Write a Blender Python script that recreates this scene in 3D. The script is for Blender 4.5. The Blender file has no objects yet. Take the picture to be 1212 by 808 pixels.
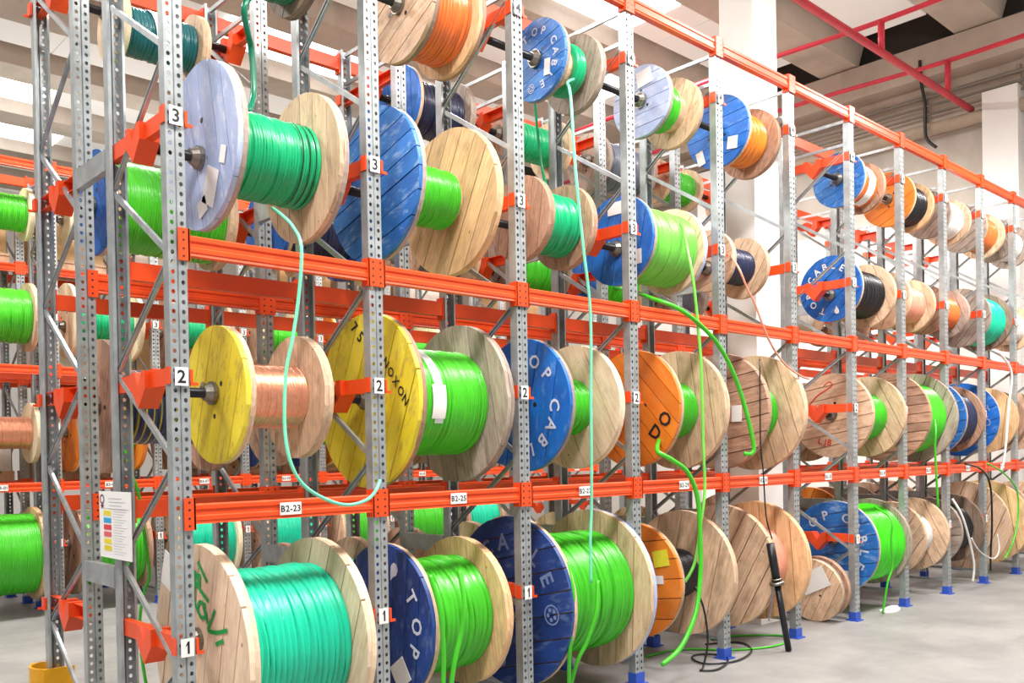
import bpy, bmesh, math, random
from mathutils import Vector, Matrix, Euler
random.seed(7)
PI = math.pi
B = 1.1                      # one bay of the racking in metres
scene = bpy.context.scene
C = scene.collection

# ------------------------------------------------------------------ camera
def make_camera():
    yaw, pit, rol = math.radians(46.959), math.radians(-0.678), math.radians(-1.037)
    f = Vector((math.cos(yaw)*math.cos(pit), math.sin(yaw)*math.cos(pit), math.sin(pit)))
    r = Vector((math.sin(yaw), -math.cos(yaw), 0)); u = r.cross(f)
    r2 = math.cos(rol)*r + math.sin(rol)*u; u2 = -math.sin(rol)*r + math.cos(rol)*u
    M = Matrix((r2, u2, -f)).transposed().to_4x4()
    M.translation = Vector((-1.601*B, -3.750*B, 1.502*B))
    cd = bpy.data.cameras.new('camera'); cd.sensor_width = 36; cd.lens = 36*1076.5/1212
    cd.shift_y = (551.0-404)/1212; cd.clip_end = 200
    ob = bpy.data.objects.new('camera', cd); C.objects.link(ob); ob.matrix_world = M
    scene.camera = ob
make_camera()

# ------------------------------------------------------------------ light
world = bpy.data.worlds.new('world'); scene.world = world; world.use_nodes = True
wb = world.node_tree.nodes['Background']
wb.inputs[0].default_value = (1.0, 0.985, 0.96, 1); wb.inputs[1].default_value = 0.36
def area(name, loc, size, power, rot=(0, 0, 0), col=(1, 0.98, 0.94), sy=None):
    l = bpy.data.lights.new(name, 'AREA'); l.energy = power; l.size = size; l.color = col
    if sy: l.shape = 'RECTANGLE'; l.size_y = sy
    o = bpy.data.objects.new(name, l); C.objects.link(o); o.location = loc; o.rotation_euler = rot
    return o
for i in range(5):
    area('aisle_fill_light', (-2.6+3.0*i, -2.0, 6.1), .9, 185 if i < 4 else 270)  # added fill lights out of view, brightening the front aisle
for i in range(5):
    area('aisle_fill_light', (-4.5+3.4*i, 4.6, 7.6), 1.0, 230)  # more added fill lights, over the second aisle
area('aisle_fill_light', (10.2, 3.4, 5.6), 1.0, 170, (0, math.radians(-20), 0))  # added light that brightens the right end wall
area('roof_fill_light', (3, -3.6, 5.6), 8, 320, (PI, 0, 0), sy=1.2)  # added upward light, out of view, to brighten the roof
for x in (-3, 4, 10):
    area('roof_fill_light', (x, 12.6, 5.6), 4, 50, (PI, 0, 0), sy=1.2)  # same added upward light, farther back
scene.view_settings.view_transform = 'Standard'
scene.view_settings.look = 'None'
scene.view_settings.exposure = 0.3
scene.view_settings.gamma = 1.0

# ------------------------------------------------------------------ materials
def lin(h):
    h = h.lstrip('#'); out = []
    for i in (0, 2, 4):
        c = int(h[i:i+2], 16)/255
        out.append(c/12.92 if c <= .04045 else ((c+.055)/1.055)**2.4)
    return (*out, 1)
def new_mat(name):
    m = bpy.data.materials.new(name); m.use_nodes = True
    return m, m.node_tree, m.node_tree.nodes['Principled BSDF']
def N(nt, kind, **kw):
    n = nt.nodes.new(kind)
    for k, v in kw.items(): setattr(n, k, v)
    return n
def mixcol(nt, fac, a, b, mode='MIX'):
    n = N(nt, 'ShaderNodeMix', data_type='RGBA', blend_type=mode)
    for sock, v in ((n.inputs[0], fac), (n.inputs[6], a), (n.inputs[7], b)):
        if isinstance(v, (tuple, list, float, int)): sock.default_value = v
        else: nt.links.new(v, sock)
    return n.outputs[2]
def ramp(nt, src, p0, p1, c0=(0, 0, 0, 1), c1=(1, 1, 1, 1)):
    r = N(nt, 'ShaderNodeValToRGB'); e = r.color_ramp.elements
    e[0].position, e[1].position = p0, p1; e[0].color, e[1].color = c0, c1
    nt.links.new(src, r.inputs[0]); return r.outputs[0]
def noise(nt, vec, scale, detail=4, rough=.6):
    n = N(nt, 'ShaderNodeTexNoise'); n.inputs['Scale'].default_value = scale
    n.inputs['Detail'].default_value = detail; n.inputs['Roughness'].default_value = rough
    nt.links.new(vec, n.inputs['Vector']); return n.outputs['Fac']
def coords(nt, scale=(1, 1, 1), rand=True, kind='Object'):
    tc = N(nt, 'ShaderNodeTexCoord'); v = tc.outputs[kind]
    mp = N(nt, 'ShaderNodeMapping'); mp.inputs['Scale'].default_value = scale
    if rand:
        oi = N(nt, 'ShaderNodeObjectInfo')
        ml = N(nt, 'ShaderNodeMath', operation='MULTIPLY'); ml.inputs[1].default_value = 37.0
        nt.links.new(oi.outputs['Random'], ml.inputs[0])
        ad = N(nt, 'ShaderNodeVectorMath', operation='ADD')
        nt.links.new(v, ad.inputs[0]); nt.links.new(ml.outputs[0], ad.inputs[1]); v = ad.outputs[0]
    nt.links.new(v, mp.inputs[0]); return mp.outputs[0]
def bump(nt, bsdf, fac, strength=.3, dist=.01):
    b = N(nt, 'ShaderNodeBump'); b.inputs['Strength'].default_value = strength; b.inputs['Distance'].default_value = dist
    nt.links.new(fac, b.inputs['Height']); nt.links.new(b.outputs[0], bsdf.inputs['Normal'])
def plain(name, h, rough=.5, metal=0, var=.12, scale=6, spec=None):
    m, nt, p = new_mat(name); c = lin(h)
    v = coords(nt); f = noise(nt, v, scale)
    d = tuple(x*(1-var) for x in c[:3])+(1,); l = tuple(min(1, x*(1+var)) for x in c[:3])+(1,)
    nt.links.new(ramp(nt, f, .3, .7, d, l), p.inputs['Base Color'])
    p.inputs['Roughness'].default_value = rough; p.inputs['Metallic'].default_value = metal
    if spec is not None: p.inputs['Specular IOR Level'].default_value = spec
    return m
def randval(nt, col, lo, hi):
    oi = N(nt, 'ShaderNodeObjectInfo'); mr = N(nt, 'ShaderNodeMapRange')
    mr.inputs[3].default_value = lo; mr.inputs[4].default_value = hi
    nt.links.new(oi.outputs['Random'], mr.inputs[0])
    hs = N(nt, 'ShaderNodeHueSaturation'); nt.links.new(mr.outputs[0], hs.inputs['Value'])
    nt.links.new(col, hs.inputs['Color']); return hs.outputs[0]
def wood(name, light, dark, stain=.35):
    m, nt, p = new_mat(name)
    v = coords(nt, (5, 16, 1.4)); g = noise(nt, v, 2.2, 6, .65)
    v2 = coords(nt, (1, 2.2, 1.2)); s = noise(nt, v2, 2.6, 3)
    v3 = coords(nt, (1, 1, .8)); kn = N(nt, 'ShaderNodeTexVoronoi'); kn.inputs['Scale'].default_value = 4.0
    nt.links.new(v3, kn.inputs['Vector'])
    col = ramp(nt, g, .34, .66, lin(dark), lin(light))
    col = mixcol(nt, ramp(nt, s, .48, .75, (0, 0, 0, 1), (stain,)*3+(1,)), col, lin('#5a4230'))
    col = mixcol(nt, ramp(nt, kn.outputs['Distance'], .03, .085, (.75,)*3+(1,), (0, 0, 0, 1)), col, lin('#6b4528'))
    col = randval(nt, col, .78, 1.14)
    nt.links.new(col, p.inputs['Base Color']); p.inputs['Roughness'].default_value = .7
    bump(nt, p, g, .25, .004)
    return m
def grime(nt, col, amount):
    # worn and dirtied rim of a flange: distance from the hub in the flange's own space, broken by noise
    tc = N(nt, 'ShaderNodeTexCoord'); sp_ = N(nt, 'ShaderNodeVectorMath', operation='MULTIPLY'); sp_.inputs[1].default_value = (0, 1, 1)
    nt.links.new(tc.outputs['Object'], sp_.inputs[0]); ln = N(nt, 'ShaderNodeVectorMath', operation='LENGTH'); nt.links.new(sp_.outputs[0], ln.inputs[0])
    nf = noise(nt, coords(nt, (1, 3, 3)), 2.5, 5); ml = N(nt, 'ShaderNodeMath', operation='MULTIPLY_ADD'); ml.inputs[1].default_value = .5
    nt.links.new(nf, ml.inputs[0]); nt.links.new(ln.outputs['Value'], ml.inputs[2])
    return mixcol(nt, ramp(nt, ml.outputs[0], 1.12, 1.30, (0, 0, 0, 1), (amount,)*3+(1,)), col, lin('#5b4a3a'))
def paint(name, col, worn, amount=.5, dark=None):
    m, nt, p = new_mat(name)
    v = coords(nt, (1, 2.5, 1)); f = noise(nt, v, 3.5, 7, .7)
    v2 = coords(nt); f2 = noise(nt, v2, 1.6, 3)
    base = ramp(nt, f2, .35, .7, lin(dark or col), lin(col))
    c = mixcol(nt, ramp(nt, f, .53, .66, (0, 0, 0, 1), (amount,)*3+(1,)), base, lin(worn))
    c = grime(nt, randval(nt, c, .9, 1.08), .6)
    nt.links.new(c, p.inputs['Base Color']); p.inputs['Roughness'].default_value = .5
    bump(nt, p, f, .15, .003)
    return m
M = {}
M['steel'] = plain('galvanised_steel', '#a9aeb0', .38, .5, .22, 9)
M['steel_dark'] = plain('dark_steel', '#3b3d40', .4, .6)
M['orange'] = plain('orange_paint', '#ea4c18', .38, 0, .06)
M['blue_foot'] = plain('blue_foot_paint', '#2a50b4', .45)
M['white'] = plain('white_card', '#f2f0ee', .6, 0, .03)
M['ink'] = plain('black_ink', '#17171a', .6)
M['yellow_guard'] = plain('yellow_guard_paint', '#e6a514', .45)
M['axle'] = plain('axle_steel', '#2b2b2e', .35, .5)
M['collar'] = plain('collar_steel', '#8a857c', .35, .8, .3, 20)
W = dict(pale=wood('pale_wood', '#f8e0c6', '#e8c6a4', .25), tan=wood('tan_wood', '#eccdb0', '#d0a885', .45),
         honey=wood('honey_wood', '#f0c99c', '#d8a878', .35), brown=wood('brown_wood', '#cda68c', '#a37a62', .5),
         grey=wood('grey_wood', '#c0afa2', '#9c8a7e', .5), dark=wood('dark_wood', '#a08876', '#796455', .6))
W['blue'] = paint('blue_paint', '#2b7fd0', '#a9c6e2', .6, '#1d62b4')
W['navy'] = paint('navy_paint', '#264c9e', '#7f9ac6', .4, '#1a3876')
W['bright_blue'] = paint('bright_blue_paint', '#1878d8', '#7db4ea', .4, '#1660bd')
W['pale_blue'] = paint('pale_blue_paint', '#bccaea', '#e4eaf5', .7, '#a3b5de')
W['yellow'] = paint('yellow_paint', '#f4e24a', '#b89a4c', .75, '#ead42a')
W['orange'] = paint('orange_flange_paint', '#ee8a2c', '#d9a266', .4, '#e0751c')
W['cream'] = wood('cream_wood', '#f6ead0', '#e0c79c', .1)
def cable_mat(name, h, rough=.27):
    m, nt, p = new_mat(name); c = lin(h)
    v = coords(nt); f = noise(nt, v, 5, 3)
    col = ramp(nt, f, .3, .7, tuple(x*.82 for x in c[:3])+(1,), c)
    nt.links.new(col, p.inputs['Base Color']); p.inputs['Roughness'].default_value = rough
    return m
K = {n: cable_mat(n+'_cable', h) for n, h in dict(
    emerald='#16b678', teal='#19cfa6', green='#48c52a', bright_green='#48e41c', pale_green='#80dc58', lime='#50cf2c',
    dark_green='#0f7a5c', dark_teal='#1d6a72', black='#1c1c20', dark_blue='#2b3152', orange='#f07a3a', amber='#f59032',
    pink='#f0a58c', white='#eceae6', mint='#7fe6c0', grey='#6a7080').items()}
K['blue_yellow'] = None
def copper(name, h):
    m, nt, p = new_mat(name)
    v = coords(nt); f = noise(nt, v, 40, 3)
    nt.links.new(ramp(nt, f, .3, .7, tuple(x*.8 for x in lin(h)[:3])+(1,), lin(h)), p.inputs['Base Color'])
    p.inputs['Metallic'].default_value = .75; p.inputs['Roughness'].default_value = .32
    return m
K['copper'] = copper('copper_wire', '#f8b494')
def striped(name):
    m, nt, p = new_mat(name)
    tc = N(nt, 'ShaderNodeTexCoord'); sx = N(nt, 'ShaderNodeSeparateXYZ'); nt.links.new(tc.outputs['Object'], sx.inputs[0])
    w = N(nt, 'ShaderNodeMath', operation='MULTIPLY'); w.inputs[1].default_value = 22; nt.links.new(sx.outputs[0], w.inputs[0])
    fr = N(nt, 'ShaderNodeMath', operation='FRACT'); nt.links.new(w.outputs[0], fr.inputs[0])
    r = N(nt, 'ShaderNodeValToRGB'); r.color_ramp.interpolation = 'CONSTANT'
    e = r.color_ramp.elements; e[0].color = lin('#33406e'); e[1].position = .5; e[1].color = lin('#c3c24a')
    x = e.new(.72); x.color = lin('#39485c')
    nt.links.new(fr.outputs[0], r.inputs[0]); nt.links.new(r.outputs[0], p.inputs['Base Color'])
    p.inputs['Roughness'].default_value = .4
    return m
K['blue_yellow'] = striped('blue_yellow_cable')

# ------------------------------------------------------------------ helpers
def link(ob, parent=None):
    C.objects.link(ob)
    if parent is not None: ob.parent = parent
    return ob
def mesh(name, verts, faces, mats=(), smooth=False, mi=None):
    me = bpy.data.meshes.new(name); me.from_pydata([tuple(v) for v in verts], [], faces)
    for m in mats: me.materials.append(m)
    if mi: me.polygons.foreach_set('material_index', mi)
    if smooth: me.polygons.foreach_set('use_smooth', [True]*len(faces))
    me.update(); return me
class MB:
    """collects simple shapes into one mesh"""
    def __init__(s): s.v = []; s.f = []; s.m = []
    def add(s, v, f, m=0):
        o = len(s.v); s.v += [tuple(x) for x in v]; s.f += [tuple(i+o for i in q) for q in f]; s.m += [m]*len(f); return s
    def box(s, x0, x1, y0, y1, z0, z1, m=0):
        v = [(x, y, z) for x in (x0, x1) for y in (y0, y1) for z in (z0, z1)]
        return s.add(v, [(0, 1, 3, 2), (4, 6, 7, 5), (0, 4, 5, 1), (2, 3, 7, 6), (0, 2, 6, 4), (1, 5, 7, 3)], m)
    def prism(s, poly, a0, a1, axis='x', m=0):
        n = len(poly); mk = {'x': lambda p, a: (a, p[0], p[1]), 'y': lambda p, a: (p[0], a, p[1]), 'z': lambda p, a: (p[0], p[1], a)}[axis]
        v = [mk(p, a0) for p in poly]+[mk(p, a1) for p in poly]
        f = [tuple(range(n))[::-1], tuple(range(n, 2*n))]+[(i, (i+1) % n, n+(i+1) % n, n+i) for i in range(n)]
        return s.add(v, f, m)
    def cyl(s, p0, p1, r0, r1=None, n=12, m=0, caps=True):
        r1 = r0 if r1 is None else r1; p0, p1 = Vector(p0), Vector(p1); d = (p1-p0).normalized()
        a = d.orthogonal().normalized(); b = d.cross(a)
        v = [p0+r0*(math.cos(2*PI*i/n)*a+math.sin(2*PI*i/n)*b) for i in range(n)]+[p1+r1*(math.cos(2*PI*i/n)*a+math.sin(2*PI*i/n)*b) for i in range(n)]
        f = [(i, (i+1) % n, n+(i+1) % n, n+i) for i in range(n)]
        if caps: f += [tuple(range(n))[::-1], tuple(range(n, 2*n))]
        return s.add(v, f, m)
    def mesh(s, name, mats=(), smooth=False): return mesh(name, s.v, s.f, mats, smooth, s.m)
    def build(s, name, mats, parent=None, smooth=False):
        if not isinstance(mats, (list, tuple)): mats = [mats]
        return link(bpy.data.objects.new(name, s.mesh(name, mats, smooth)), parent)
def put(name, me, parent=None, loc=(0, 0, 0), rot=None, scale=None, mat=None):
    o = bpy.data.objects.new(name, me); link(o, parent); o.location = loc
    if rot is not None: o.rotation_euler = rot
    if scale is not None: o.scale = scale
    if mat is not None:
        o.material_slots[0].link = 'OBJECT'; o.material_slots[0].material = mat
    return o
def empty(name, loc, label=None, cat=None, group=None, rot=None):
    o = bpy.data.objects.new(name, None); link(o); o.location = loc; o.empty_display_size = .1
    if rot: o.rotation_euler = rot
    return tag(o, label, cat, group)
def tag(o, label=None, cat=None, group=None, kind=None):
    if label: o['label'] = label
    if cat: o['category'] = cat
    if group: o['group'] = group
    if kind: o['kind'] = kind
    return o
def spline(pts, sub=6):
    P = [Vector(p) for p in pts]; out = []
    for i in range(len(P)-1):
        p0, p1, p2, p3 = P[max(i-1, 0)], P[i], P[i+1], P[min(i+2, len(P)-1)]
        for k in range(sub):
            t = k/sub
            out.append(.5*((2*p1)+(p2-p0)*t+(2*p0-5*p1+4*p2-p3)*t*t+(-p0+3*p1-3*p2+p3)*t**3))
    return out+[P[-1]]
def tube_mesh(name, pts, r, n=7, mat=None, sub=6):
    P = spline(pts, sub) if sub else [Vector(p) for p in pts]
    v = []; f = []; a = None
    for i, p in enumerate(P):
        d = (P[min(i+1, len(P)-1)]-P[max(i-1, 0)]).normalized()
        if a is None: a = d.orthogonal().normalized()
        a = (a-d*a.dot(d)).normalized(); b = d.cross(a)
        v += [p+r*(math.cos(2*PI*k/n)*a+math.sin(2*PI*k/n)*b) for k in range(n)]
    for i in range(len(P)-1):
        f += [(i*n+k, i*n+(k+1) % n, (i+1)*n+(k+1) % n, (i+1)*n+k) for k in range(n)]
    f += [tuple(range(n))[::-1], tuple(range((len(P)-1)*n, len(P)*n))]
    return mesh(name, v, f, [mat] if mat else [], True)
def tube(name, pts, r, mat, parent=None, n=7, sub=6):
    return link(bpy.data.objects.new(name, tube_mesh(name, pts, r, n, mat, sub)), parent)
_glyph = {}
def glyph(ch):
    """flat letter: verts 2-D, centred, cap height 1"""
    if ch in _glyph: return _glyph[ch]
    cu = bpy.data.curves.new('glyph', 'FONT'); cu.body = ch; cu.resolution_u = 2; cu.offset = .022
    ob = bpy.data.objects.new('glyph', cu); me = ob.to_mesh()
    v = [(p.co.x, p.co.y) for p in me.vertices]; f = [tuple(p.vertices) for p in me.polygons]
    ob.to_mesh_clear(); bpy.data.objects.remove(ob); bpy.data.curves.remove(cu)
    if ch == '1':
        v = [(-.02*.69, 0), (.16*.69, 0), (.16*.69, .69), (.0, .69), (-.17*.69, .56*.69/.69*.8), (-.17*.69, .40), (-.02*.69, .50)]; f = [(0, 1, 2, 3, 6), (3, 4, 5, 6)]
    if v:
        x0, x1 = min(p[0] for p in v), max(p[0] for p in v)
        v = [((p[0]-(x0+x1)/2)/.69, p[1]/.69-.5) for p in v]; w = (x1-x0)/.69
    else: w = .3
    _glyph[ch] = (v, f, w); return _glyph[ch]
def text_into(mb, txt, origin, right, up, size, m, gap=.10, bold=0.0):
    right, up = Vector(right), Vector(up); origin = Vector(origin)
    ws = [glyph(c)[2]*size+gap*size for c in txt]; x = -sum(ws)/2
    for c, w in zip(txt, ws):
        v, f, _ = glyph(c); cx = x+w/2
        mb.add([origin+right*(cx+p[0]*size)+up*(p[1]*size) for p in v], f, m); x += w

# ------------------------------------------------------------------ the building
def noise_mat(name, a, b, scale=(1, 1, 1), sc=.8, rough=.75, detail=6, streak=None):
    m, nt, p = new_mat(name)
    v = coords(nt, scale, False); f = noise(nt, v, sc, detail, .65)
    col = ramp(nt, f, .35, .68, lin(a), lin(b))
    if streak:
        v2 = coords(nt, streak[0], False); f2 = noise(nt, v2, streak[1], 4)
        col = mixcol(nt, ramp(nt, f2, .55, .75, (0, 0, 0, 1), (.45,)*3+(1,)), col, lin(streak[2]))
    nt.links.new(col, p.inputs['Base Color']); p.inputs['Roughness'].default_value = rough
    bump(nt, p, f, .1, .01)
    return m
M['floor'] = noise_mat('concrete_floor', '#838180', '#9f9c9a', (1, 1, 1), 1.3, .5, 8, ((.5, 2.2, 1), 1.1, '#7a7774'))
M['concrete'] = noise_mat('raw_concrete', '#c2b6a8', '#d8ccbe', (1, 1, 1), .9, .85, 8, ((1, 1, .25), 1.6, '#a89c8e'))
M['plaster'] = noise_mat('white_plaster', '#eceae6', '#f8f7f4', (1, 1, 1), .5, .8, 4)
M['wall_concrete'] = noise_mat('lit_wall_concrete', '#d9d3ca', '#e9e4dc', (1, 1, 1), 1.1, .85, 8, ((1, 1.5, .2), 1.4, '#bfb7ac'))  # paler tone stands for the strong light on the lower wall
M['panel'] = noise_mat('shaded_roof_soffit', '#6f665d', '#7d746a', (1, 1, 1), .5, .8)  # concrete darkened: shade between the roof beams put into the colour
m, nt, p = new_mat('glowing_roof_sheet'); p.inputs['Base Color'].default_value = (.78, .75, .70, 1); p.inputs['Roughness'].default_value = .6
p.inputs['Emission Color'].default_value = (1, .96, .90, 1); p.inputs['Emission Strength'].default_value = .2; M['sheet'] = m  # added glow stands in for light falling on the roof panels
M['soffit_shade'] = noise_mat('painted_shade_soffit', '#4a443e', '#5a534c', (1, 1, 1), .6, .8)  # shade of the unlit pocket above the girder, put into the colour
M['red_pipe'] = plain('red_pipe_paint', '#d8374a', .4)
M['conduit'] = plain('conduit_grey', '#8f887e', .5, .3)
M['duct'] = plain('beige_duct', '#b5a692', .6)
m, nt, p = new_mat('skylight'); p.inputs['Base Color'].default_value = (1, 1, 1, 1)
p.inputs['Emission Color'].default_value = (1, 1, 1, 1); p.inputs['Emission Strength'].default_value = 3.0; M['skylight'] = m

XE = 12.0*B
fl = MB().box(-14, XE+.4, -9, 20, -.2, 0).build('floor', M['floor']); tag(fl, kind='structure')
M['dim_concrete'] = noise_mat('dim_wall_concrete', '#b3aba1', '#c9c1b7', (1, 1, 1), 1.1, .85, 8, ((1, 1.5, .2), 1.4, '#9d958b'))  # wall concrete darkened where less light reaches it
wr = MB().box(XE, XE+.35, -9, 20, 0, 4.9*B).build('wall_right', M['wall_concrete']); tag(wr, kind='structure')
MB().box(XE, XE+.35, -9, 20, 4.9*B, 6.0*B).build('dim_band', M['dim_concrete'], wr)  # tone step imitates the light fading up the wall
MB().box(XE-.02, XE+.35, -9, 20, 6.0*B, 6.75*B).build('upper_band', M['concrete'], wr)
MB().box(XE-.42, XE+.35, -9, 20, 6.75*B, 7.22*B).build('girder', M['concrete'], wr)
MB().box(XE-.30, XE, .50*B, .95*B, 0, 6.35*B).build('pilaster', M['plaster'], wr)
MB().box(XE-.30, XE, 5.2*B, 5.65*B, 0, 6.35*B).build('pilaster', M['plaster'], wr)
MB().box(XE-.30, XE, -3.9*B, -3.5*B, 0, 6.35*B).build('pilaster', M['plaster'], wr)
MB().box(XE-.012, XE, -9, 20, 0, .12).build('skirting', M['conduit'], wr)
wk = MB().box(-14, XE+.4, 20, 20.3, 0, 7.8*B).build('wall_back', M['plaster']); tag(wk, kind='structure')
ce = MB().box(-14, XE+.4, -9, 20.3, 7.85*B, 8.1*B).build('ceiling', M['panel']); tag(ce, kind='structure')
MB().box(XE-.04, XE+.4, -9, 20.3, 7.22*B, 7.85*B).build('shade_board', M['soffit_shade'], ce)  # closes the gap above the girder; its dark tone is painted shade
yb = [(.97+2.0*k)*B for k in range(-4, 9)]
for y in yb:
    h = .30*B
    MB().prism([(y-h, 7.24*B), (y+h, 7.24*B), (y+h*1.25, 7.5*B), (y+h*1.5, 7.86*B), (y-h*1.5, 7.86*B), (y-h*1.25, 7.5*B)], -14, XE-.35).build('roof_beam', M['concrete'], ce)
    MB().box(-14, XE-.35, y-h*1.7, y-h*1.5, 7.80*B, 7.86*B).build('beam_ledge', M['conduit'], ce)
pm = MB().box(0, 2.34, -.06, 1.02, 0, .03).mesh('roof_panel', [M['sheet']])
for y in yb:
    for k in range(11):
        put('roof_panel', pm, ce, (XE-.85-2.34-2.36*k, y+.62, 7.45*B))
for (x0, x1, y0, y1) in ((1.0, 3.4, 12.65, 13.75), (2.0, 4.2, 14.85, 15.95), (7.6, 9.2, 3.85, 4.95), (9.4, 11.0, 5.9, 7.1), (4.5, 7.0, 8.2, 9.3), (-6, -3, 8.2, 9.3), (-6, -3, 3.85, 4.95), (-4, 0, -.6, .5), (4, 7, -2.7, -1.7), (9, 11, -2.7, -1.7), (-4, 0, -4.9, -3.9), (4, 8, -4.9, -3.9)):
    MB().box(x0, x1, y0, y1, 7.40*B, 7.445*B).build('skylight', M['skylight'], ce)
col = MB().box(5.29*B, 5.68*B, .52*B, .85*B, 0, 7.3*B).build('concrete_column', M['plaster'])
tag(col, 'white painted square column standing inside the sixth bay of the front rack', 'column')
MB().box(5.28*B, 5.69*B, .51*B, .86*B, 0, .35).build('plinth', M['plaster'], col)
# pipes
sp = empty('sprinkler_pipe', (7*B, 1.13*B, 6.2*B), 'long red sprinkler pipe under the roof above the front rack', 'pipe')
MB().cyl((-18, 0, 0), (4.85*B, 0, 0), .05, n=10).build('pipe', M['red_pipe'], sp, True)
for t, z in ((9.08, .37), (11.04, .45), (6.5, .37), (3.5, .37)):
    MB().cyl(((t-7)*B, 0, 0), ((t-7)*B, 0, z*B), .045, n=8).build('riser', M['red_pipe'], sp, True)
for t, z, lab in ((9.08, 6.57, 'thin red cross pipe hung under the roof panels over the seventh bay'), (11.04, 6.65, 'thin red cross pipe in front of the concrete girder on the right wall')):
    o = tube('cross_pipe', [(t*B, -6, z*B), (t*B, -1.5, (z+.04)*B), (t*B, 1.13*B, z*B), (t*B, 4, (z+.06)*B), (t*B, 9, z*B)], .035, M['red_pipe']); tag(o, lab, 'pipe')
for z, r, mt, lab in ((6.08, .10, 'duct', 'thick beige duct running low along the right wall'), (6.30, .022, 'conduit', 'lower thin grey conduit along the right wall above the duct'), (6.42, .022, 'conduit', 'middle thin grey conduit along the right wall'), (6.55, .03, 'conduit', 'upper grey conduit along the right wall below the girder')):
    o = MB().cyl((XE-.16, -8, z*B), (XE-.16, 19, z*B), r, n=10).build('wall_conduit', M[mt], None, True); tag(o, lab, 'conduit')
hm = MB().box(-.1, 0, -.03, .03, -.32, .32).mesh('conduit_bracket', [M['duct']])
for k in range(9): put('conduit_bracket', hm, wr, (XE-.0, (-3.2+1.25*k)*B, 6.38*B))
o = tube('drop_cable', [(XE-.46, 1.72*B, 7.0*B), (XE-.45, 1.71*B, 6.7*B), (XE-.34, 1.70*B, 6.4*B), (XE-.32, 1.70*B, 5.95*B), (XE-.35, 1.55*B, 5.75*B)], .025, M['steel_dark']); tag(o, 'short black cable hanging down the right wall from the girder', 'cable')

# ------------------------------------------------------------------ racking
HP = 4.42*B
def upright_mesh():
    a = .044; pitch = .0455; n = int(HP/pitch); r = .0095
    v = []; f = []
    def quad(p): o = len(v); v.extend(p); f.append(tuple(range(o, o+len(p))))
    for s in (-1, 1):
        x0, x1 = (s*a, s*.004) if s < 0 else (s*.004, s*a)
        cx = (x0+x1)/2
        for k in range(n):
            z0, z1 = k*pitch, (k+1)*pitch; cz = (z0+z1)/2; o = len(v)
            out = [(x0, z0), (cx, z0), (x1, z0), (x1, cz), (x1, z1), (cx, z1), (x0, z1), (x0, cz)]
            for (x, z) in out: v.append((x, 0, z))
            for (x, z) in out:
                d = math.hypot(x-cx, z-cz); v.append((cx+(x-cx)/d*r, 0, cz+(z-cz)/d*r*1.15))
            for (x, z) in out:
                d = math.hypot(x-cx, z-cz); v.append((cx+(x-cx)/d*r, .003, cz+(z-cz)/d*r*1.15))
            for i in range(8):
                j = (i+1) % 8
                f.append((o+i, o+j, o+8+j, o+8+i)); f.append((o+8+i, o+8+j, o+16+j, o+16+i))
    zt = n*pitch
    quad([(-.004, 0, 0), (0, .007, 0), (0, .007, zt), (-.004, 0, zt)]); quad([(0, .007, 0), (.004, 0, 0), (.004, 0, zt), (0, .007, zt)])
    for s in (-1, 1):
        for (xa, ya, xb, yb) in ((a, 0, a, .062), (a, .062, a-.014, .066)):
            quad([(s*xa, ya, 0), (s*xb, yb, 0), (s*xb, yb, zt), (s*xa, ya, zt)])
    return mesh('upright', v, f, [M['steel']])
UP = upright_mesh()
FOOT = MB().box(-.049, .049, -.006, .066, .010, .085).box(-.062, .062, -.03, .09, 0, .010).mesh('foot', [M['blue_foot']])
def beam_mesh():
    L = B-.10
    prof = [(-.006, -.048), (.044, -.048), (.044, .046), (-.002, .046), (-.008, .040), (-.008, .022), (-.001, .016), (-.001, -.006), (-.008, -.012), (-.008, -.030), (-.003, -.036)]
    return MB().prism([(y, z) for y, z in prof][::-1], .05, .05+L).mesh('beam', [M['orange']])
BEAM = beam_mesh()
cm = MB().box(0, .054, -.013, -.003, -.075, .075).box(.046, .056, -.013, .05, -.075, .075)
for z in (-.055, -.02, .02, .055): cm.cyl((.024, -.0145, z), (.024, -.012, z), .006, n=6, m=1)
CONN_L = cm.mesh('connector', [M['orange'], M['steel_dark']])
cm2 = MB(); cm2.v = [(-x, y, z) for x, y, z in cm.v]; cm2.f = [q[::-1] for q in cm.f]; cm2.m = cm.m[:]
CONN_R = cm2.mesh('connector', [M['orange'], M['steel_dark']])
BAR = MB().prism([(-.014, -.009), (.014, -.009), (.014, .009), (.010, .009), (.010, -.005), (-.010, -.005), (-.010, .009), (-.014, .009)], 0, 1, 'z').mesh('brace', [M['steel']])
def bar(parent, p0, p1, name='brace', me=None):
    p0, p1 = Vector(p0), Vector(p1); d = p1-p0
    o = put(name, me or BAR, parent, p0, d.to_track_quat('Z', 'X').to_euler(), (1, 1, d.length)); return o
_arm = {}
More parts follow.
